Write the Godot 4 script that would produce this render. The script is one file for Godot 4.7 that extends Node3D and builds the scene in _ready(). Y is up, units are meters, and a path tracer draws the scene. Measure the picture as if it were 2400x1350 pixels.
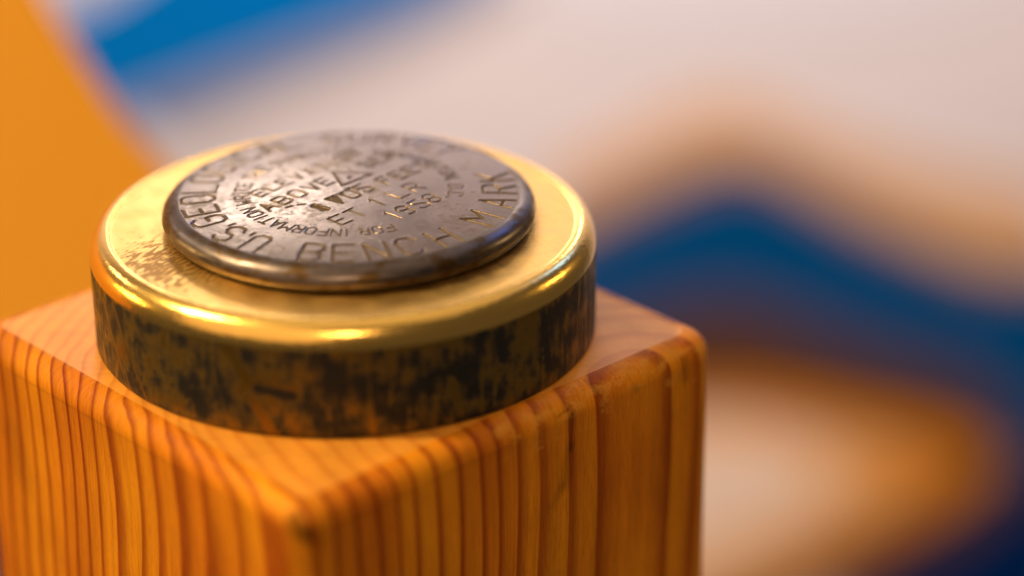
extends Node3D
# A survey disk on a brass cap on a softwood post, a bent timber board and a painted mural behind. Lengths in the tables are millimetres.

const MM := 0.001
const POST_SIDE := 132.6
const POST_ROUND := 5.9
const POST_CORNER := 8.5
const POST_YAW := 0.6775
const POST_AT := Vector3(-1.55, 0.0, 2.14)
const CAP_R := 61.4
const CAP_BAND := 22.3
const CAP_TOP := 28.2
const RIM := 4.5
const DISK_AT := Vector3(1.6, 28.02, -0.3)
const DISK_FLAT := 41.0
const HALF := 45.0
const HN := 1350

var noise_a := FastNoiseLite.new()
var noise_b := FastNoiseLite.new()
var noise_c := FastNoiseLite.new()
var depth_map := PackedFloat32Array()
var rings := PackedFloat32Array()


func _ready() -> void:
	# ---- camera
	var cam := Camera3D.new()
	cam.name = "camera"
	var right := Vector3(0.99724876, -0.00680504, 0.07381468)
	var up := Vector3(0.03692177, 0.90906661, -0.41501167)
	var fwd := Vector3(0.0642783, -0.41659524, -0.9068168)
	cam.transform = Transform3D(Basis(right, up, -fwd).orthonormalized(), Vector3(0, 273.138, 577.163) * MM)
	var lens := CameraAttributesPhysical.new()
	lens.frustum_focal_length = 107.35
	lens.frustum_focus_distance = 0.609
	lens.exposure_aperture = 3.25
	lens.frustum_near = 0.05
	lens.frustum_far = 60.0
	cam.attributes = lens
	cam.fov = 12.757
	add_child(cam)
	cam.current = true
	# ---- surroundings: a dim room
	var env := Environment.new()
	env.background_mode = Environment.BG_COLOR
	env.background_color = Color(0.10, 0.078, 0.06).linear_to_srgb()
	env.tonemap_mode = Environment.TONE_MAPPER_LINEAR
	env.tonemap_exposure = 1.0
	env.sdfgi_enabled = true
	env.ssao_enabled = true
	env.ssil_enabled = true
	var we := WorldEnvironment.new()
	we.name = "surroundings"
	we.environment = env
	add_child(we)
	# ---- lamps and added fill lights outside the picture: azimuth from the camera side towards the right, elevation, distance, size, energy, colour
	lamp("spot_lamp", "round warm spot lamp high behind the camera", "spot lamp", -1, 36, 2.0, Vector2(0.13, 0.13), 0.95, Color(1.0, 0.84, 0.64))
	lamp("added_fill_panel", "added wide warm fill panel in place of the bright room behind the camera", "fill panel", -42, 30, 2.4, Vector2(3.2, 2.5), 2.0, Color(1.0, 0.82, 0.62))  # added fill, stands in for the bright room behind the camera
	lamp("added_fill_panel", "added broad dim fill panel in place of a lit ceiling above the post", "fill panel", 180, 82, 2.1, Vector2(3.4, 3.0), 1.1, Color(1.0, 0.88, 0.72))  # added so that the rim mirrors something bright overhead
	lamp("spot_lamp", "lower of the two warm spot lamps on the left", "spot lamp", -91, 46, 2.0, Vector2(0.1, 0.1), 2.3, Color(1.0, 0.88, 0.66))
	lamp("spot_lamp", "upper of the two warm spot lamps on the left", "spot lamp", -89, 52, 2.0, Vector2(0.1, 0.1), 2.3, Color(1.0, 0.88, 0.66))
	lamp("strip_lamp", "long low strip lamp on the left beyond the bent board", "strip lamp", -106, 8, 1.6, Vector2(0.3, 0.06), 0.5, Color(1.0, 0.84, 0.5))
	lamp("wall_lamp", "small white wall lamp far back on the left", "wall lamp", -130, 26, 2.0, Vector2(0.35, 0.06), 0.3, Color(1.0, 0.92, 0.84))
	lamp("wall_lamp", "small warm wall lamp low on the right", "wall lamp", 107, 17, 2.0, Vector2(0.2, 0.16), 0.35, Color(1.0, 0.85, 0.55))
	lamp("window_lamp", "bright window high in the wall above the mural", "window", 184, 24.0, 2.35, Vector2(0.22, 0.16), 0.19, Color(1.0, 0.94, 0.88))
	lamp("window_lamp", "small bright window at the right above the mural", "window", 160, 24, 2.25, Vector2(0.16, 0.2), 0.35, Color(1.0, 0.94, 0.88))
	lamp("window_lamp", "cold blue daylight window on the right behind the post", "window", 137, 34, 2.2, Vector2(0.45, 0.42), 0.4, Color(0.32, 0.55, 1.0))
	lamp("added_wash_light", "added unseen light that brightens the painted mural", "wall lamp", 168, 38, 1.35, Vector2(1.1, 0.3), 4.1, Color(1.0, 0.95, 0.93), Vector3(0.2, -0.55, -2.2))  # added only to brighten the mural, no known fitting
	# ---- setting and objects
	setup_noise()
	build_mural()
	build_board()
	build_post()
	build_cap()
	build_disk()


# ------------------------------------------------------------------ helpers
func setup_noise() -> void:
	for pair in [[noise_a, 11], [noise_b, 23], [noise_c, 37]]:
		var n: FastNoiseLite = pair[0]
		n.seed = pair[1]
		n.noise_type = FastNoiseLite.TYPE_SIMPLEX_SMOOTH
		n.frequency = 1.0
		n.fractal_type = FastNoiseLite.FRACTAL_FBM
		n.fractal_octaves = 3
	noise_a.fractal_octaves = 1
	noise_c.fractal_octaves = 4


func tag(o: Node, label: String, category: String, group := "") -> void:
	o.set_meta("label", label)
	o.set_meta("category", category)
	if group:
		o.set_meta("group", group)


func thing(called: String, label: String, category: String, at := Vector3.ZERO, group := "") -> Node3D:
	var o := Node3D.new()
	o.name = numbered(called)
	add_child(o)
	o.position = at
	tag(o, label, category, group)
	return o


func numbered(called: String) -> String:
	if not has_node(NodePath(called)):
		return called
	var k := 1
	while has_node(NodePath("%s_%03d" % [called, k])):
		k += 1
	return "%s_%03d" % [called, k]


func part(called: String, mesh: Mesh, material: Material, parent: Node) -> MeshInstance3D:
	var o := MeshInstance3D.new()
	o.name = called
	o.mesh = mesh
	o.material_override = material
	parent.add_child(o, true)
	return o


func paint(linear: Color, rough: float, metal := 0.0) -> StandardMaterial3D:
	var m := StandardMaterial3D.new()
	m.albedo_color = linear.linear_to_srgb()
	m.roughness = rough
	m.metallic = metal
	return m


func matt(linear: Color) -> StandardMaterial3D:
	var m := paint(linear, 0.8)
	m.metallic_specular = 0.12
	return m


func surface_of(pos: PackedVector3Array, uv: PackedVector2Array, nu: int, nv: int, wrap: bool, flip := false) -> ArrayMesh:
	# a grid of nu columns by nv rows; with wrap, the last column lies on the first
	var nor := PackedVector3Array()
	nor.resize(pos.size())
	var idx := PackedInt32Array()
	idx.resize((nu - 1) * (nv - 1) * 6)
	var sgn := -1.0 if flip else 1.0
	for j in nv:
		var j0 := maxi(j - 1, 0) * nu
		var j1 := mini(j + 1, nv - 1) * nu
		for i in nu:
			var i0 := i - 1
			var i1 := i + 1
			if wrap:
				if i0 < 0: i0 = nu - 2
				if i1 > nu - 1: i1 = 1
			else:
				i0 = maxi(i0, 0)
				i1 = mini(i1, nu - 1)
			var du := pos[j * nu + i1] - pos[j * nu + i0]
			var dv := pos[j1 + i] - pos[j0 + i]
			nor[j * nu + i] = (du.cross(dv) * 1.0e6).normalized() * sgn
	var k := 0
	for j in nv - 1:
		for i in nu - 1:
			var a := j * nu + i
			var b := a + 1
			var c := a + nu
			var d := c + 1
			if flip:
				idx[k] = a; idx[k + 1] = b; idx[k + 2] = c; idx[k + 3] = b; idx[k + 4] = d; idx[k + 5] = c
			else:
				idx[k] = a; idx[k + 1] = c; idx[k + 2] = b; idx[k + 3] = b; idx[k + 4] = c; idx[k + 5] = d
			k += 6
	var arr := []
	arr.resize(Mesh.ARRAY_MAX)
	arr[Mesh.ARRAY_VERTEX] = pos
	arr[Mesh.ARRAY_NORMAL] = nor
	arr[Mesh.ARRAY_TEX_UV] = uv
	arr[Mesh.ARRAY_INDEX] = idx
	var mesh := ArrayMesh.new()
	mesh.add_surface_from_arrays(Mesh.PRIMITIVE_TRIANGLES, arr)
	return mesh


func lathe(profile: PackedVector2Array, n := 360) -> ArrayMesh:
	# profile of (radius, height) in millimetres from the bottom or inside outwards; u runs round, v along the profile
	var pos := PackedVector3Array()
	var uv := PackedVector2Array()
	for j in profile.size():
		for i in n + 1:
			var a := TAU * i / n
			pos.append(Vector3(sin(a) * profile[j].x, profile[j].y, cos(a) * profile[j].x) * MM)
			uv.append(Vector2(float(i) / n, float(j) / (profile.size() - 1)))
	return surface_of(pos, uv, n + 1, profile.size(), true)


func picture(bytes: PackedByteArray, w: int, h: int) -> ImageTexture:
	return ImageTexture.create_from_image(Image.create_from_data(w, h, false, Image.FORMAT_RGB8, bytes))


func grey(bytes: PackedByteArray, w: int, h: int) -> ImageTexture:
	return ImageTexture.create_from_image(Image.create_from_data(w, h, false, Image.FORMAT_L8, bytes))


func srgb8(x: float) -> int:
	x = clampf(x, 0.0, 1.0)
	return int(255.0 * (x * 12.92 if x < 0.0031308 else 1.055 * pow(x, 0.41667) - 0.055) + 0.5)


func slab(outline: PackedVector2Array, thick: float, bevel := 0.0) -> ArrayMesh:
	# an outline in millimetres as a board: front face at z = thick, back at z = 0
	var st := SurfaceTool.new()
	st.begin(Mesh.PRIMITIVE_TRIANGLES)
	if Geometry2D.is_polygon_clockwise(outline):
		outline.reverse()
	var inner := outline
	if bevel > 0.0:
		var off := Geometry2D.offset_polygon(outline, -bevel)
		inner = off[0]
		if Geometry2D.is_polygon_clockwise(inner):
			inner.reverse()
	st.set_smooth_group(-1)
	var face := inner if bevel > 0.0 else outline
	var tri := Geometry2D.triangulate_polygon(face)
	for k in range(0, tri.size(), 3):
		for q in [0, 2, 1]:
			st.add_vertex(Vector3(face[tri[k + q]].x, face[tri[k + q]].y, thick) * MM)
		for q in [0, 1, 2]:
			st.add_vertex(Vector3(face[tri[k + q]].x, face[tri[k + q]].y, 0) * MM)
	for k in outline.size():
		var a := outline[k]
		var b := outline[(k + 1) % outline.size()]
		var top := thick - bevel
		quad(st, Vector3(a.x, a.y, bevel), Vector3(b.x, b.y, bevel), Vector3(b.x, b.y, top), Vector3(a.x, a.y, top))
	st.generate_normals()
	return st.commit()


func quad(st: SurfaceTool, a: Vector3, b: Vector3, c: Vector3, d: Vector3) -> void:
	for p in [a, c, b, a, d, c]:
		st.add_vertex(p * MM)


func rounded(points: PackedVector2Array, times := 2) -> PackedVector2Array:
	for t in times:
		var out := PackedVector2Array()
		for k in points.size():
			var a := points[k]
			var b := points[(k + 1) % points.size()]
			out.append(a.lerp(b, 0.25))
			out.append(a.lerp(b, 0.75))
		points = out
	return points


func pairs(flat: Array) -> PackedVector2Array:
	var out := PackedVector2Array()
	for k in range(0, flat.size(), 2):
		out.append(Vector2(flat[k], flat[k + 1]))
	return out


# ------------------------------------------------------------------ lamps
func lamp(called: String, label: String, category: String, az: float, el: float, dist: float, size: Vector2, energy: float, color: Color, aim := Vector3(0, 0.03, 0)) -> void:
	var a := deg_to_rad(az)
	var e := deg_to_rad(el)
	var at := Vector3(sin(a) * cos(e), sin(e), cos(a) * cos(e)) * dist + Vector3(0, 0.03, 0)
	var t := thing(called, label, category, at)
	t.look_at_from_position(at, aim, Vector3.UP)
	var box := BoxMesh.new()
	box.size = Vector3(size.x, size.y, 0.02)
	var m := StandardMaterial3D.new()
	m.albedo_color = Color(0.8, 0.8, 0.8)
	m.emission_enabled = true
	m.emission = color
	m.emission_energy_multiplier = minf(1.0, 0.4 * energy / (size.x * size.y))
	part("glowing_face", box, m, t)
	var l := AreaLight3D.new()
	l.name = "light"
	l.area_size = size
	l.area_normalize_energy = true
	l.light_energy = energy
	l.light_color = color
	l.shadow_enabled = true
	l.area_range = 8.0
	l.position = Vector3(0, 0, -0.012)
	t.add_child(l)


# ------------------------------------------------------------------ mural behind
func build_mural() -> void:
	var t := thing("painted_mural", "out of focus wall mural of blue, white and orange mountain bands behind the post", "mural", Vector3(0, 0, -2.2))
	var bands := [
		["grey_band", [177, -496, 826, -513, 838, -649, 592, -693, 346, -705, 223, -676, 151, -623], Color(0.68, 0.66, 0.74)],
		["mauve_band", [-264, -757, -215, -746, 6, -671, 151, -613, 248, -601, 126, -673, 28, -715, -95, -763, -205, -817], Color(0.34, 0.30, 0.33)],
		["blue_ribbon", [-340, -648, -304, -632, -258, -616, -150, -540, 268, -540, 123, -640, 14, -678, -105, -718, -228, -762, -313, -790, -370, -764], Color(0.0, 0.15, 0.50)],
		["tan_band", [223, -864, 322, -820, 406, -775, 466, -769, 548, -812, 651, -856, 755, -884, 859, -899, 870, -1039, 713, -1032, 476, -917, 248, -974], Color(0.68, 0.40, 0.22)],
		["brown_band", [203, -951, 314, -890, 404, -850, 464, -836, 515, -857, 610, -917, 716, -971, 780, -996, 874, -1000, 878, -1052, 719, -1028, 482, -918, 254, -998], Color(0.16, 0.08, 0.065)],
		["dark_brown_field", [248, -991, 462, -972, 635, -1046, 838, -1159, 828, -1308, 761, -1366, 666, -1417, 521, -1498, 248, -1484], Color(0.10, 0.042, 0.026)],
		["blue_peak", [171, -985, 314, -916, 405, -879, 465, -862, 519, -881, 613, -945, 720, -994, 778, -1025, 817, -1018, 973, -1005, 1000, -1286, 828, -1282, 818, -1190, 766, -1138, 686, -1108, 606, -1080, 531, -1042, 463, -1018, 401, -1021, 340, -1039, 196, -1090], Color(0.0, 0.065, 0.22)],
		["navy_corner", [576, -1501, 660, -1420, 751, -1375, 823, -1320, 835, -1266, 999, -1273, 1024, -1525], Color(0.0, 0.018, 0.10)],
		["navy_edge", [-700, -1150, -455, -1150, -425, -1300, -425, -1600, -700, -1600], Color(0.015, 0.015, 0.05)],
		["orange_field", [352, -1160, 429, -1153, 487, -1152, 614, -1184, 722, -1212, 780, -1242, 788, -1264, 758, -1304, 678, -1348, 572, -1400, 492, -1452, 357, -1500], Color(0.68, 0.23, 0.016)],
		["tan_field", [352, -1184, 483, -1186, 590, -1212, 672, -1246, 690, -1268, 640, -1318, 560, -1370, 453, -1434, 356, -1480], Color(0.88, 0.47, 0.19)],
		["white_field", [326, -1184, 447, -1190, 545, -1222, 600, -1256, 580, -1300, 510, -1346, 412, -1394, 328, -1424], Color(0.95, 0.73, 0.61)],
	]
	part("backing_panel", slab(pairs([-1700, -1900, 1900, -1900, 1900, 1700, -1700, 1700]), 18.0), matt(Color(0.71, 0.655, 0.715)), t).position.z = -0.018
	var k := 0
	for b in bands:
		var o := part(b[0], slab(rounded(pairs(b[1]), 2), 3.0 + 0.6 * k), matt(b[2]), t)
		o.position.z = 0.0005
		k += 1


# ------------------------------------------------------------------ bent board at the left
func build_board() -> void:
	var outline := rounded(pairs([-59, 112, -50, 92, -44, 78, -32, 57, -18, 33, -2, 14, 14, -3, 34, -19, 46, -32, 45, -70, -20, -86, -73, -90, -500, -150, -950, -170, -950, 330, -180, 260, -90, 170]), 2)
	var m := paint(Color(0.57, 0.255, 0.017), 0.5)
	m.metallic_specular = 0.25
	var o := part("curved_board", slab(outline, 7.0, 2.0), m, self)
	o.transform = Transform3D(Basis(Vector3.RIGHT, deg_to_rad(-36.0)), Vector3(-0.060, -0.096, -0.308))
	tag(o, "out of focus orange wooden board with a curved edge behind the post", "wooden board")


# ------------------------------------------------------------------ wood
func wood_rings() -> void:
	# late wood edges measured as distances from the pith
	var edges := [0.0, 12.4, 22.5, 32.0, 38.5, 45.0, 50.5, 57.5, 63.5, 69.5, 75.0, 81.0, 86.5, 92.5, 98.0, 103.0, 106.4, 109.3, 112.9, 117.4, 121.2, 125.8, 129.6, 134.0, 138.0, 141.2, 145.2, 149.5, 154.0, 158.5, 163.0, 168.0, 174.0, 181.0, 192.0]
	rings.resize(1600)
	var k := 0
	for i in rings.size():
		var r := i / 8.0
		while k < edges.size() - 2 and r >= edges[k + 1]:
			k += 1
		rings[i] = k + clampf((r - edges[k]) / (edges[k + 1] - edges[k]), 0.0, 0.999)


func ring_phase(a: float, b: float, y: float) -> float:
	# a, b in millimetres from the near corner along the right and the left face
	var da := a - 102.0 + 1.3 * noise_a.get_noise_2d(y * 0.011, 3.0)
	var db := b + 2.0 + 2.0 * noise_a.get_noise_2d(y * 0.009, 9.0)
	var r := sqrt(da * da + db * db)
	r += 1.1 * noise_a.get_noise_3d(a * 0.045, y * 0.006, b * 0.045) + 0.35 * noise_a.get_noise_3d(a * 0.16, y * 0.015 + 5.0, b * 0.16)
	var q := clampf(r * 8.0, 0.0, 1598.0)
	var i := int(q)
	return rings[i] if rings[i + 1] < rings[i] or floor(rings[i + 1]) != floor(rings[i]) else lerpf(rings[i], rings[i + 1], q - i)


func late_wood(ph: float, ring: float) -> float:
	# pale early wood that darkens slowly outwards and ends in a sharp edge; each ring has its own strength
	var own := 0.62 + 0.38 * sin(ring * 12.9898 + 4.0)
	var t := smoothstep(0.22 + 0.38 * own, 0.97, ph)
	return maxf(t * (0.30 + 0.70 * t) * (0.70 + 0.30 * own), 0.8 * (1.0 - ph / 0.05))


func droop(a: float, b: float) -> float:
	# the near corner of the top is worn down
	var t := maxf(0.0, 52.0 - a - b)
	return 0.0003 * t * t


func post_point(s: float, v: float, out: PackedFloat32Array) -> void:
	# s: millimetres round the post from the far end of the left face; v: millimetres down from the top edge of the rounding. Writes a, b, y.
	var q := v / POST_ROUND
	var inset := 0.0
	var y := -v + POST_ROUND * (PI / 2 - 1.0)
	if q < PI / 2:
		inset = POST_ROUND * (1.0 - sin(q))
		y = -POST_ROUND * (1.0 - cos(q))
	var straight := POST_SIDE - 2.0 * POST_CORNER
	var arc := POST_CORNER * PI / 2
	var whole := straight + arc
	var side := int(floor(s / whole))
	var along := s - side * whole
	side = posmod(side, 4)
	# in the frame of one side: x along it, z outwards from the post's middle
	var h := POST_SIDE / 2.0
	var x: float
	var z: float
	if along < straight:
		x = along - straight / 2.0
		z = h - inset
	else:
		var w := (along - straight) / POST_CORNER
		x = straight / 2.0 + sin(w) * (POST_CORNER - inset)
		z = straight / 2.0 + cos(w) * (POST_CORNER - inset)
	# side 0 is the left face (towards -a), side 1 the right face (towards -b)
	var ca := 0.0
	var cb := 0.0
	match side:
		0: ca = -z; cb = -x
		1: cb = -z; ca = x
		2: ca = z; cb = x
		3: cb = z; ca = -x
	out[0] = ca + h
	out[1] = cb + h
	out[2] = y


func post_world(a: float, b: float, y: float) -> Vector3:
	var h := POST_SIDE / 2.0
	var da := Vector3(cos(POST_YAW), 0, -sin(POST_YAW))
	var db := Vector3(-sin(POST_YAW), 0, -cos(POST_YAW))
	return (POST_AT + da * (a - h) + db * (b - h) + Vector3(0, y - droop(a, b) * smoothstep(-14.0, 0.0, y), 0)) * MM


func near_segment(px: float, py: float, s: Array) -> float:
	var d := Vector2(s[2] - s[0], s[3] - s[1])
	var t := clampf(((px - s[0]) * d.x + (py - s[1]) * d.y) / d.length_squared(), 0.0, 1.0)
	return Vector2(px - s[0] - d.x * t, py - s[1] - d.y * t).length()


func wood_pixels(s0: float, s1: float, depth: float, w: int, h: int) -> Array:
	var col := PackedByteArray()
	var rel := PackedByteArray()
	col.resize(w * h * 3)
	rel.resize(w * h)
	var p := PackedFloat32Array([0, 0, 0])
	# dark marks on the right face: along the perimeter, down, along, down, half width, strength
	var whole := POST_SIDE - 2.0 * POST_CORNER + POST_CORNER * PI / 2
	var base := whole - POST_CORNER * PI / 4
	var marks := [
		[base + 79.5, 8.0, base + 79.0, 17.0, 1.0, 0.5], [base + 79.0, 16.0, base + 77.0, 26.0, 1.8, 0.3], [base + 76.0, 26.0, base + 73.0, 30.0, 1.6, 0.2],
		[base + 88.0, 2.0, base + 88.6, 6.0, 1.0, 0.3], [base + 75.0, 7.2, base + 80.0, 6.2, 0.5, 0.35], [base + 100.5, 8.5, base + 101.0, 9.2, 1.1, 0.3],
		[base + 117.5, 7.0, base + 118.0, 12.0, 1.5, 0.35], [base - 2.0, 6.5, base + 0.5, 9.5, 2.6, 0.6], [base + 1.0, 9.0, base + 2.5, 12.0, 2.2, 0.3],
		[base - 112.0, 26.0, base - 110.0, 40.0, 4.0, 0.16], [base + 35.0, 8.5, base + 60.0, 9.0, 0.5, 0.16], [base + 6.0, 9.5, base + 30.0, 9.2, 0.5, 0.14], [base - 110.0, 9.3, base - 40.0, 9.3, 0.35, 0.16],
	]
	for j in h:
		var v := (j + 0.5) / h * depth
		for i in w:
			var s := s0 + (i + 0.5) / w * (s1 - s0)
			post_point(s, v, p)
			var ph := ring_phase(p[0], p[1], p[2])
			var late := late_wood(fmod(ph, 1.0), floor(ph))
			var fibre := noise_b.get_noise_2d(s * 1.6, p[2] * 0.06)
			var blot := noise_b.get_noise_3d(p[0] * 0.03, p[2] * 0.02, p[1] * 0.03)
			var speck := noise_a.get_noise_2d(s * 3.1 + 40.0, v * 2.6)
			var tint := sin(floor(ph) * 7.31)
			var wide := noise_a.get_noise_2d(s * 0.045 + 11.0, p[2] * 0.012)
			var k := 1.0 + 0.20 * fibre + 0.18 * blot + 0.10 * speck + 0.09 * tint + 0.10 * wide + 0.13 * noise_a.get_noise_2d(ph * 5.5, p[2] * 0.012)
			var r := lerpf(0.56, 0.23, late) * k
			var g := lerpf(0.182, 0.034, late) * k * (1.0 + 0.14 * blot + 0.08 * tint)
			var b := lerpf(0.007, 0.003, late) * k
			# short pores, and pale places along the right top edge where the varnish is rubbed off
			var dash := smoothstep(0.25, 0.6, noise_b.get_noise_2d(s * 3.4 + 9.0, p[2] * 0.14))
			r *= 1.0 - 0.22 * dash
			g *= 1.0 - 0.28 * dash
			if s > base + 55.0 and v < 15.0:
				var rub := 0.55 * smoothstep(0.0, 0.75, noise_c.get_noise_2d(s * 0.13, v * 0.2 + 60.0) + 0.5 * noise_b.get_noise_2d(s * 1.7, v * 0.8) + 0.25 - absf(v - 5.0) * 0.055)
				r = lerpf(r, 0.66, rub)
				g = lerpf(g, 0.30, rub)
				b = lerpf(b, 0.04, rub)
			for m in marks:
				if v < maxf(m[1], m[3]) + 6.0 and v > m[1] - 6.0 and s > minf(m[0], m[2]) - 6.0 and s < maxf(m[0], m[2]) + 6.0:
					var d := near_segment(s, v, m)
					var dark: float = m[5] * (1.0 - smoothstep(m[4] * 0.1, m[4] * 1.4, d + m[4] * (0.5 * fibre + 0.4 * speck)))
					r *= 1.0 - dark
					g *= 1.0 - dark
					b *= 1.0 - dark * 0.9
			var o := (j * w + i) * 3
			col[o] = srgb8(r)
			col[o + 1] = srgb8(g)
			col[o + 2] = srgb8(b)
			rel[j * w + i] = int(clampf(120.0 + 70.0 * late + 40.0 * fibre + 25.0 * speck, 0, 255))
	return [picture(col, w, h), grey(rel, w, h)]


func top_pixels(n: int) -> ImageTexture:
	var col := PackedByteArray()
	col.resize(n * n * 3)
	for j in n:
		for i in n:
			var a := (i + 0.5) / n * POST_SIDE
			var b := (j + 0.5) / n * POST_SIDE
			var ph := ring_phase(a, b, 0.0)
			var late := late_wood(fmod(ph, 1.0), floor(ph))
			var ang := atan2(b + 2.0, a - 102.0)
			var ray := noise_b.get_noise_2d(ang * 60.0, 0.05 * (a + b))
			var saw := noise_b.get_noise_2d((a * 0.8 + b * 0.6) * 1.5, (b * 0.8 - a * 0.6) * 0.08)
			var blot := noise_b.get_noise_2d(a * 0.05 + 30.0, b * 0.05)
			var k := 1.0 + 0.12 * ray + 0.10 * saw + 0.16 * blot
			var o := (j * n + i) * 3
			col[o] = srgb8(lerpf(0.66, 0.54, late) * k)
			col[o + 1] = srgb8(lerpf(0.265, 0.18, late) * k)
			col[o + 2] = srgb8(lerpf(0.03, 0.018, late) * k)
	return picture(col, n, n)


func post_strip(s0: float, s1: float, depth: float, length: float) -> ArrayMesh:
	var cols := PackedFloat32Array()
	var whole := POST_SIDE - 2.0 * POST_CORNER + POST_CORNER * PI / 2
	var straight := POST_SIDE - 2.0 * POST_CORNER
	var s := s0
	while s < s1 - 1e-3:
		cols.append(s)
		var along := fposmod(s + 1e-4, whole)
		var step := 0.6
		if along < straight - 1e-3:
			step = minf(6.0, straight - along)
		s += step
	cols.append(s1)
	var rows := PackedFloat32Array()
	for k in 15:
		rows.append(POST_ROUND * PI / 2 * k / 14.0)
	for k in 8:
		rows.append(lerpf(POST_ROUND * PI / 2, depth, (k + 1) / 8.0))
	rows.append(length)
	var pos := PackedVector3Array()
	var uv := PackedVector2Array()
	var p := PackedFloat32Array([0, 0, 0])
	for v in rows:
		for c in cols:
			post_point(c, v, p)
			pos.append(post_world(p[0], p[1], p[2]))
			uv.append(Vector2((c - s0) / (s1 - s0), v / depth))
	return surface_of(pos, uv, cols.size(), rows.size(), false, true)


func wood_material(maps: Array) -> StandardMaterial3D:
	var m := StandardMaterial3D.new()
	m.albedo_texture = maps[0]
	m.texture_repeat = false
	m.roughness = 0.48
	m.metallic_specular = 0.2
	m.heightmap_enabled = true
	m.heightmap_texture = maps[1]
	m.heightmap_scale = 0.008
	return m


func build_post() -> void:
	wood_rings()
	var t := thing("wooden_post", "square orange softwood post with rounded edges under the brass cap", "post")
	var whole := POST_SIDE - 2.0 * POST_CORNER + POST_CORNER * PI / 2
	var depth := 84.0
	part("front_faces", post_strip(0.0, 2.0 * whole, depth, 900.0), wood_material(wood_pixels(0.0, 2.0 * whole, depth, 1680, 540)), t)
	part("rear_faces", post_strip(2.0 * whole, 4.0 * whole, depth, 900.0), wood_material(wood_pixels(2.0 * whole, 4.0 * whole, depth, 512, 160)), t)
	var pos := PackedVector3Array()
	var uv := PackedVector2Array()
	for j in 61:
		for i in 61:
			var a := POST_ROUND + i / 60.0 * (POST_SIDE - 2.0 * POST_ROUND)
			var b := POST_ROUND + j / 60.0 * (POST_SIDE - 2.0 * POST_ROUND)
			var c := POST_CORNER
			var da := a - clampf(a, c, POST_SIDE - c)
			var db := b - clampf(b, c, POST_SIDE - c)
			var far := maxf(absf(da), absf(db))
			if far > 0.0 and absf(da) > 0.0 and absf(db) > 0.0:
				var fit := far / sqrt(da * da + db * db)
				a = clampf(a, c, POST_SIDE - c) + da * fit
				b = clampf(b, c, POST_SIDE - c) + db * fit
			pos.append(post_world(a, b, 0.0))
			uv.append(Vector2(a / POST_SIDE, b / POST_SIDE))
	var m := StandardMaterial3D.new()
	m.albedo_texture = top_pixels(720)
	m.roughness = 0.42
	m.metallic_specular = 0.42
	part("end_grain_top", surface_of(pos, uv, 61, 61, false), m, t)


# ------------------------------------------------------------------ brass cap
func band_pixels(w: int, h: int) -> Array:
	var col := PackedByteArray()
	var orm := PackedByteArray()
	col.resize(w * h * 3)
	orm.resize(w * h * 3)
	# scratches: angle in degrees and height in millimetres at both ends, half width, depth of wear
	var cuts := [[-24.0, 15.0, -11.0, 12.6, 0.45, 1.0], [-62.0, 21.0, -50.0, 1.0, 0.35, 0.6], [-60.0, 20.0, -53.0, 2.0, 0.25, -0.9], [-26.0, 22.0, -22.0, 14.0, 1.2, 0.55], [-21.0, 9.0, -16.0, 0.0, 1.2, 0.6], [-68.0, 20.0, -60.0, 5.0, 0.3, 0.5], [-12.0, 10.8, -20.0, 12.0, 0.9, -0.9], [4.0, 21.0, 4.5, 2.0, 0.6, 0.4], [22.0, 12.0, 24.0, 3.0, 0.9, 0.4], [34.0, 20.0, 35.0, 14.0, 1.6, -0.7], [47.0, 22.0, 49.0, 6.0, 1.1, -0.6]]
	var dice := RandomNumberGenerator.new()
	dice.seed = 77
	for q in 34:
		var at := dice.randf_range(-75.0, 75.0)
		var low := dice.randf_range(-4.0, 16.0)
		cuts.append([at, low, at + dice.randf_range(-5.0, 5.0), low + dice.randf_range(4.0, 16.0), dice.randf_range(0.15, 0.5), dice.randf_range(0.15, 0.42)])
	for j in h:
		var y := (j + 0.5) / h * CAP_BAND
		for i in w:
			var deg := (i + 0.5) / w * 360.0
			if deg > 180.0:
				deg -= 360.0
			var x := deg * CAP_R * PI / 180.0
			var big := noise_c.get_noise_2d(x * 0.045, y * 0.045 + 7.0)
			var down := noise_c.get_noise_2d(x * 0.32 + 50.0, y * 0.07)
			var along := noise_c.get_noise_2d(x * 0.07 + 20.0, y * 0.34)
			var fine := noise_c.get_noise_2d(x * 0.75, y * 0.55 + 90.0)
			var mid := down
			var blotch := noise_c.get_noise_2d(x * 0.10 + 5.0, y * 0.11 + 40.0)
			var worn := 0.16 + 0.60 * big + 0.46 * down + 0.10 * along + 0.80 * blotch + 0.34 * fine + 0.25 * noise_b.get_noise_2d(x * 0.9, y * 0.05 + 3.0)
			for c in cuts:
				if deg > minf(c[0], c[2]) - 2.5 and deg < maxf(c[0], c[2]) + 2.5:
					var kx := CAP_R * PI / 180.0
					var d := near_segment(x, y, [c[0] * kx, c[1], c[2] * kx, c[3]])
					worn += 1.5 * c[5] * (1.0 - smoothstep(c[4] * 0.4, c[4] * 1.5, d + 0.5 * c[4] * fine))
			worn += 0.5 * smoothstep(21.0, 22.2, y + 1.4 * mid) + 0.1
			var t := smoothstep(-0.12, 1.15, worn)
			var o := (j * w + i) * 3
			col[o] = srgb8(lerpf(0.006, 0.26, t))
			col[o + 1] = srgb8(lerpf(0.005, 0.155, t))
			col[o + 2] = srgb8(lerpf(0.003, 0.027, t))
			orm[o] = 255
			orm[o + 1] = int(255.0 * clampf(lerpf(0.55, 0.40, t) + 0.1 * fine, 0.1, 1.0))
			orm[o + 2] = int(255.0 * lerpf(0.15, 1.0, t))
	return [picture(col, w, h), picture(orm, w, h)]


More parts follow.
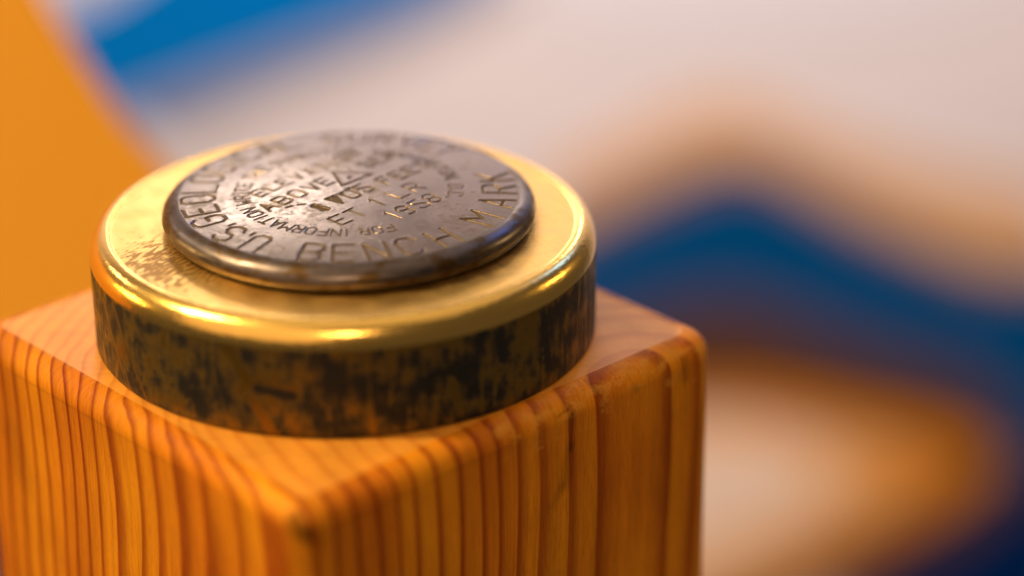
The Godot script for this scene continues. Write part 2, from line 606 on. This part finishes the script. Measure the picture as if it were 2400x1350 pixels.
func top_brass_pixels(n: int) -> Array:
	var col := PackedByteArray()
	var orm := PackedByteArray()
	col.resize(n * n * 3)
	orm.resize(n * n * 3)
	for j in n:
		for i in n:
			var x := ((i + 0.5) / n * 2.0 - 1.0) * 62.0
			var z := ((j + 0.5) / n * 2.0 - 1.0) * 62.0
			var r := sqrt(x * x + z * z)
			var o := (j * n + i) * 3
			if r > 59.5 or r < 40.0:
				continue
			var ang := atan2(x, z)
			var turned := noise_b.get_noise_2d(r * 2.2, ang * 1.5)
			var mott := noise_c.get_noise_2d(x * 0.12, z * 0.12)
			var grain := noise_c.get_noise_2d((x * 0.8 + z * 0.6) * 0.8, (z * 0.8 - x * 0.6) * 0.22)
			# tarnish smudge at the left front, with a grain of its own
			var away := Vector2(x + 43.0, (z - 24.0) * 0.8).length()
			var stain := smoothstep(0.0, 0.5, 0.66 - away / 18.0 + 0.85 * grain + 0.35 * mott) * 0.85
			# dark reflection of the disk, painted as a streaky fringe at the right front
			var disk_reflection := smoothstep(0.1, 0.9, 0.75 - (r - 45.0) * 0.16 + 0.5 * noise_b.get_noise_2d(ang * 40.0, r * 0.15) ) * smoothstep(-0.2, 0.35, sin(ang - 0.15)) * smoothstep(0.1, 0.5, cos(ang - 0.7)) * 0.55
			var t := clampf(stain + disk_reflection, 0.0, 1.0)
			var cut := smoothstep(0.42, 0.6, noise_a.get_noise_2d((x * 0.3 + z * 0.95) * 2.6, (x * 0.95 - z * 0.3) * 0.06 + 20.0)) + smoothstep(0.5, 0.7, noise_a.get_noise_2d((x * 0.9 - z * 0.43) * 2.2, (x * 0.43 + z * 0.9) * 0.05))
			t = clampf(t + 0.16 * cut, 0.0, 1.0)
			var k := 1.0 + 0.06 * turned + 0.10 * mott
			col[o] = srgb8(lerpf(0.89, 0.34, t) * k)
			col[o + 1] = srgb8(lerpf(0.585, 0.18, t) * k)
			col[o + 2] = srgb8(lerpf(0.17, 0.04, t) * k)
			orm[o] = 255
			orm[o + 1] = int(255.0 * clampf(0.40 + 0.06 * turned + 0.08 * mott + 0.12 * t, 0.1, 1.0))
			orm[o + 2] = 255
	return [picture(col, n, n), picture(orm, n, n)]


func build_cap() -> void:
	var t := thing("brass_cap", "round brass cap with polished rim and dark tarnished side on the post", "brass cap")
	var maps := band_pixels(1536, 112)
	var m := ORMMaterial3D.new()
	m.albedo_texture = maps[0]
	m.orm_texture = maps[1]
	var band := PackedVector2Array([Vector2(60.2, 0.0), Vector2(60.9, 0.35), Vector2(CAP_R, 1.1)])
	for k in 6:
		band.append(Vector2(CAP_R, 1.1 + (CAP_BAND - 1.1) * (k + 1) / 6.0))
	var side := band_mesh(band)
	part("tarnished_side", side, m, t)
	# rim: a quarter round that ends in a fine step to the flat top
	var rim := PackedVector2Array()
	var rr := CAP_TOP - CAP_BAND
	for k in 19:
		var a := PI / 2 * k / 18.0
		rim.append(Vector2(CAP_R - RIM + RIM * cos(a), CAP_BAND + rr * sin(a)))
	rim.append(Vector2(CAP_R - RIM - 0.35, CAP_TOP - 0.03))
	rim.append(Vector2(CAP_R - RIM - 0.6, CAP_TOP - 0.16))
	rim.append(Vector2(CAP_R - RIM - 0.9, CAP_TOP - 0.18))
	var rm := paint(Color(0.90, 0.57, 0.14), 0.23, 1.0)
	var nt := NoiseTexture2D.new()
	nt.width = 256
	nt.height = 256
	nt.seamless = true
	var nn := FastNoiseLite.new()
	nn.seed = 5
	nn.frequency = 0.02
	nn.fractal_octaves = 4
	nt.noise = nn
	rm.heightmap_enabled = true
	rm.heightmap_texture = nt
	rm.heightmap_scale = 0.004
	rm.uv1_scale = Vector3(24, 1, 1)
	part("polished_rim", lathe(rim, 480), rm, t)
	# flat top, a ring that goes on under the disk
	var pos := PackedVector3Array()
	var uv := PackedVector2Array()
	var n := 360
	for r in [CAP_R - RIM - 0.9, 50.0, 44.0, 30.0, 0.2]:
		for i in n + 1:
			var a := TAU * i / n
			pos.append(Vector3(sin(a) * r, CAP_TOP - 0.18, cos(a) * r) * MM)
			uv.append(Vector2(sin(a) * r / 124.0 + 0.5, cos(a) * r / 124.0 + 0.5))
	var tm := ORMMaterial3D.new()
	var tmaps := top_brass_pixels(640)
	tm.albedo_texture = tmaps[0]
	tm.orm_texture = tmaps[1]
	part("flat_top", surface_of(pos, uv, n + 1, 5, true), tm, t)


func band_mesh(band: PackedVector2Array) -> ArrayMesh:
	var pos := PackedVector3Array()
	var uv := PackedVector2Array()
	var n := 480
	for j in band.size():
		for i in n + 1:
			var a := TAU * i / n
			pos.append(Vector3(sin(a) * band[j].x, band[j].y, cos(a) * band[j].x) * MM)
			uv.append(Vector2(float(i) / n, clampf(band[j].y / CAP_BAND, 0.002, 0.998)))
	return surface_of(pos, uv, n + 1, band.size(), true)


# ------------------------------------------------------------------ survey disk
const GLYPHS := {
	"A": "002640 1232", "B": "00063645443303 3342413000", "C": "4536160501103041", "D": "00062645412000", "E": "46060040 0333", "F": "460600 0333", "G": "45361605011030414323",
	"H": "0006 4046 0343", "I": "2026", "K": "0006 4603 1440", "L": "060040", "M": "0006234640", "N": "00064046", "O": "163645413010010516", "R": "00063645443303 2340", "S": "453616050413334241301001",
	"T": "0646 2026", "U": "060110304146", "V": "062046", "W": "0610233046", "Y": "062346 2320", "1": "152620", "7": "064610", "0": "163645413010010516", "5": "460604334241301001", "9": "43130405163645413010",
	"8": "13040516364544331302011030414233", ".": "2021", ",": "2110",
}


func carve(a: Vector2, b: Vector2, half: float, deep: float) -> void:
	# a groove between two points of the disk face (x to the right, y towards the camera), millimetres
	var px := HN / (2.0 * HALF)
	var reach := half * 2.2
	var i0 := clampi(int((minf(a.x, b.x) - reach + HALF) * px), 0, HN - 1)
	var i1 := clampi(int((maxf(a.x, b.x) + reach + HALF) * px) + 1, 0, HN - 1)
	var j0 := clampi(int((minf(a.y, b.y) - reach + HALF) * px), 0, HN - 1)
	var j1 := clampi(int((maxf(a.y, b.y) + reach + HALF) * px) + 1, 0, HN - 1)
	var d := b - a
	var l2 := maxf(d.length_squared(), 1e-6)
	for j in range(j0, j1 + 1):
		var y := j / px - HALF
		for i in range(i0, i1 + 1):
			var x := i / px - HALF
			var t := clampf(((x - a.x) * d.x + (y - a.y) * d.y) / l2, 0.0, 1.0)
			var ex := x - a.x - d.x * t
			var ey := y - a.y - d.y * t
			var q := sqrt(ex * ex + ey * ey) / half
			if q < 2.2:
				var h := -deep * (1.0 - smoothstep(0.45, 1.05, q)) + 0.05 * deep * smoothstep(0.95, 1.25, q) * (1.0 - smoothstep(1.3, 2.2, q))
				var o := j * HN + i
				if h < depth_map[o] or (h > 0.0 and depth_map[o] >= 0.0 and h > depth_map[o]):
					depth_map[o] = h


func letter(c: String, centre: Vector2, along: Vector2, upward: Vector2, width: float, height: float, half: float, deep: float) -> void:
	if not GLYPHS.has(c):
		return
	for stroke in GLYPHS[c].split(" "):
		var last := Vector2.ZERO
		for k in range(0, stroke.length(), 2):
			var gx := float(stroke[k]) / 4.0 - 0.5
			var gy := float(stroke[k + 1]) / 6.0 - 0.5
			var p := centre + along * gx * width + upward * gy * height
			if k > 0:
				carve(last, p, half, deep)
			last = p


func ring_letter(c: String, deg: float, r: float, tops_out: bool, width: float, height: float, half: float, deep: float) -> void:
	var a := deg_to_rad(deg)
	var outward := Vector2(sin(a), cos(a))
	var clockwise := Vector2(-cos(a), sin(a))  # seen from above, from the front towards the left
	letter(c, outward * r, clockwise if tops_out else -clockwise, outward if tops_out else -outward, width, height, half, deep)


func line_text(text: String, xs: Array, y: float, width: float, height: float, half: float, deep: float, wobble := 0.0) -> void:
	var e1 := Vector2(0.7, -0.714)
	var e2 := Vector2(-0.714, -0.7)
	for k in text.length():
		var turn := wobble * sin(k * 2.7 + y)
		letter(text[k], e1 * xs[k] + e2 * (y + wobble * 2.0 * cos(k * 1.9)), e1.rotated(turn), e2.rotated(turn), width, height, half, deep)


func engrave() -> void:
	depth_map.resize(HN * HN)
	var k := 0
	for c in "BENCHMARK":
		ring_letter(c, [-14.5, -3.0, 9.0, 21.5, 36.0, 58.5, 75.0, 88.0, 100.5][k], 36.4, false, 5.6 if c == "M" else 4.9, 8.2, 0.48, 0.36)
		k += 1
	k = 0
	for c in "U.S.GEOLOGICALSURVEY":
		ring_letter(c, [-37.0, -43.5, -51.0, -57.0, -66.0, -76.5, -88.0, -98.0, -108.5, -119.5, -128.0, -136.0, -146.5, -156.0, -174.0, -184.5, -195.0, -205.5, -215.0, -224.5][k], 36.4, true, 4.4, 8.0, 0.42, 0.28)
		k += 1
	var legend := "FOR INFORMATION WRITE THE DIRECTOR, WASHINGTON, D.C."
	var total := 0.0
	for c in legend:
		total += 3.6 if c in "I,. " else 6.9 if c in "MW" else 6.1
	var deg := 24.0
	for c in legend:
		var step: float = (3.6 if c in "I,. " else 6.9 if c in "MW" else 6.1) * 312.0 / total
		ring_letter(c, deg - step * 0.5, 25.9, true, 2.6 if c == "M" or c == "W" else 2.1, 3.6, 0.26, 0.22)
		deg -= step
	line_text("ELEVATION", [-15.5, -11.2, -6.9, -2.5, 1.9, 6.0, 9.3, 12.8, 16.9], 15.2, 2.6, 4.0, 0.30, 0.26)
	line_text("ABOVE", [-20.0, -15.2, -10.2, -5.2, -0.8], 7.5, 3.2, 4.5, 0.34, 0.3)
	line_text("SEA", [14.0, 18.2, 22.2], 7.6, 2.9, 4.4, 0.34, 0.28)
	line_text("FEET", [9.3, 13.9, 18.4, 22.6], -3.2, 3.0, 4.4, 0.36, 0.3)
	line_text("1705", [-12.4, -7.0, -2.6, 2.3], -2.8, 3.2, 5.0, 0.40, 0.34, 0.06)
	line_text("ET", [-15.0, -9.9], -11.5, 3.4, 5.0, 0.34, 0.24, 0.08)
	line_text("1LR", [-1.9, 5.0, 10.8], -11.3, 3.4, 5.0, 0.34, 0.24, 0.08)
	line_text("1958", [-5.0, -1.0, 4.0, 8.6], -19.2, 3.0, 4.8, 0.36, 0.26, 0.08)
	# triangle with a small mark inside it
	var e1 := Vector2(0.7, -0.714)
	var e2 := Vector2(-0.714, -0.7)
	var tri := [e1 * 5.0 + e2 * 10.3, e1 * 10.6 + e2 * 2.1, e1 * 0.1 + e2 * 2.4]
	for q in 3:
		carve(tri[q], tri[(q + 1) % 3], 0.42, 0.36)
	carve(e1 * 4.6 + e2 * 4.6, e1 * 5.6 + e2 * 4.9, 0.6, 0.3)
	# punched dents where the first figures were struck again
	for d in [[-13.2, -1.0, -12.6, -4.6, 1.1, 0.4], [-12.4, -1.8, -13.6, -4.4, 0.9, 0.36], [-7.9, -0.8, -7.6, -4.0, 0.9, 0.4], [-6.0, -1.0, -7.4, -3.0, 0.8, 0.34], [-17.6, 3.6, -16.4, 3.2, 0.5, 0.2], [-14.9, 2.4, -13.8, 1.6, 0.5, 0.18], [-4.4, -0.4, -3.6, -1.2, 0.5, 0.2], [-0.8, 0.4, 0.2, -0.2, 0.5, 0.2]]:
		carve(e1 * d[0] + e2 * d[1], e1 * d[2] + e2 * d[3], d[4], d[5])


func face_height(x: float, z: float) -> float:
	var px := HN / (2.0 * HALF)
	var fx := clampf((x + HALF) * px, 0.0, HN - 2.0)
	var fy := clampf((z + HALF) * px, 0.0, HN - 2.0)
	var i := int(fx)
	var j := int(fy)
	fx -= i
	fy -= j
	var o := j * HN + i
	var h := lerpf(lerpf(depth_map[o], depth_map[o + 1], fx), lerpf(depth_map[o + HN], depth_map[o + HN + 1], fx), fy)
	var r2 := x * x + z * z
	return 8.0 - 0.00082 * r2 + h + 0.022 * noise_a.get_noise_2d(x * 0.09, z * 0.09) + 0.004 * noise_a.get_noise_2d(x * 0.5 + 30.0, z * 0.5)


func disk_pixels(n: int) -> Array:
	var col := PackedByteArray()
	var orm := PackedByteArray()
	col.resize(n * n * 3)
	orm.resize(n * n * 3)
	var px := HN / (2.0 * HALF)
	for j in n:
		for i in n:
			var x := ((i + 0.5) / n * 2.0 - 1.0) * HALF
			var z := ((j + 0.5) / n * 2.0 - 1.0) * HALF
			var r := sqrt(x * x + z * z)
			if r > 44.0:
				continue
			var d := depth_map[int((z + HALF) * px) * HN + int((x + HALF) * px)]
			var mott := noise_c.get_noise_2d(x * 0.06, z * 0.06)
			var spot := noise_c.get_noise_2d(x * 0.35 + 70.0, z * 0.35)
			var scr := noise_b.get_noise_2d((x * 0.5 + z * 0.86) * 3.0, (z * 0.5 - x * 0.86) * 0.12)
			var fill := smoothstep(0.08, 0.22, -d)
			var k := 1.0 + 0.30 * mott + 0.10 * spot + 0.08 * scr
			var patch := smoothstep(0.15, 0.6, mott + 0.5 * spot)
			var o := (j * n + i) * 3
			col[o] = srgb8(lerpf(lerpf(0.158, 0.110, patch) * k, 0.085, fill))
			col[o + 1] = srgb8(lerpf(lerpf(0.124, 0.080, patch) * k, 0.048, fill))
			col[o + 2] = srgb8(lerpf(lerpf(0.104, 0.054, patch) * k, 0.014, fill))
			orm[o] = 255
			orm[o + 1] = int(255.0 * clampf(0.23 + 0.08 * mott + 0.10 * spot + 0.05 * scr + 0.40 * fill, 0.1, 1.0))
			orm[o + 2] = int(255.0 * (1.0 - 0.75 * fill))
	return [picture(col, n, n), picture(orm, n, n)]


func build_disk() -> void:
	engrave()
	var t := thing("survey_disk", "worn grey bronze survey disk stamped with letters, lying on the brass cap", "survey disk", DISK_AT * MM)
	var radii := PackedFloat32Array()
	var r := 0.4
	while r < DISK_FLAT - 0.1:
		radii.append(r)
		r += 0.19
	radii.append(DISK_FLAT)
	var n := 1440
	var pos := PackedVector3Array()
	var uv := PackedVector2Array()
	pos.resize(radii.size() * (n + 1))
	uv.resize(pos.size())
	for j in radii.size():
		var rad := radii[radii.size() - 1 - j]
		for i in n + 1:
			var a := TAU * (i % n) / n
			var x := sin(a) * rad
			var z := cos(a) * rad
			pos[j * (n + 1) + i] = Vector3(x, face_height(x, z), z) * MM
			uv[j * (n + 1) + i] = Vector2(x / (2.0 * HALF) + 0.5, z / (2.0 * HALF) + 0.5)
	var maps := disk_pixels(760)
	var m := ORMMaterial3D.new()
	m.albedo_texture = maps[0]
	m.orm_texture = maps[1]
	part("stamped_face", surface_of(pos, uv, n + 1, radii.size(), true), m, t)
	# rounded edge, undercut where it meets the cap
	var prof := [Vector2(42.9, 0.0), Vector2(43.9, 0.35), Vector2(44.8, 1.3), Vector2(45.2, 2.4), Vector2(45.1, 3.4), Vector2(44.7, 4.4), Vector2(43.95, 5.3), Vector2(42.95, 6.0), Vector2(41.9, 6.45), Vector2(41.25, 6.6)]
	pos = PackedVector3Array()
	uv = PackedVector2Array()
	var ne := 480
	var pts := prof.size()
	var edge := smooth_line(prof, 4)
	for j in edge.size():
		for i in ne + 1:
			var a := TAU * (i % ne) / ne
			var f := 1.0 + 0.0022 * noise_a.get_noise_3d(sin(a) * 4.0, edge[j].y * 0.2, cos(a) * 4.0)
			pos.append(Vector3(sin(a) * edge[j].x * f, edge[j].y, cos(a) * edge[j].x * f) * MM)
			uv.append(Vector2(float(i) / ne, float(j) / (edge.size() - 1)))
	for i in ne + 1:
		var a := TAU * (i % ne) / ne
		var x := sin(a) * DISK_FLAT
		var z := cos(a) * DISK_FLAT
		pos.append(Vector3(x, face_height(x, z), z) * MM)
		uv.append(Vector2(float(i) / ne, 1.0))
	var em := edge_maps(768, 64)
	var mm := ORMMaterial3D.new()
	mm.albedo_texture = em[0]
	mm.orm_texture = em[1]
	part("rounded_edge", surface_of(pos, uv, ne + 1, edge.size() + 1, true), mm, t)


func smooth_line(p: Array, steps: int) -> PackedVector2Array:
	var out := PackedVector2Array()
	for k in p.size() - 1:
		var a: Vector2 = p[maxi(k - 1, 0)]
		var d: Vector2 = p[mini(k + 2, p.size() - 1)]
		for s in steps:
			out.append(p[k].cubic_interpolate(p[k + 1], a, d, float(s) / steps))
	out.append(p[p.size() - 1])
	return out


func edge_maps(w: int, h: int) -> Array:
	var col := PackedByteArray()
	var orm := PackedByteArray()
	col.resize(w * h * 3)
	orm.resize(w * h * 3)
	for j in h:
		for i in w:
			var a := TAU * (i + 0.5) / w
			var x := sin(a) * 45.0
			var z := cos(a) * 45.0
			var y := float(j) / h * 9.0
			var mott := noise_c.get_noise_3d(x * 0.09, y * 0.2, z * 0.09)
			var spot := noise_c.get_noise_3d(x * 0.4, y * 0.5, z * 0.4 + 9.0)
			var t := smoothstep(-0.1, 0.5, mott + 0.4 * spot)
			var o := (j * w + i) * 3
			col[o] = srgb8(lerpf(0.13, 0.08, t) * (1.0 + 0.2 * spot))
			col[o + 1] = srgb8(lerpf(0.105, 0.045, t) * (1.0 + 0.2 * spot))
			col[o + 2] = srgb8(lerpf(0.098, 0.016, t) * (1.0 + 0.2 * spot))
			orm[o] = 255
			orm[o + 1] = int(255.0 * clampf(0.38 + 0.12 * mott + 0.12 * spot, 0.1, 1.0))
			orm[o + 2] = 255
	return [picture(col, w, h), picture(orm, w, h)]
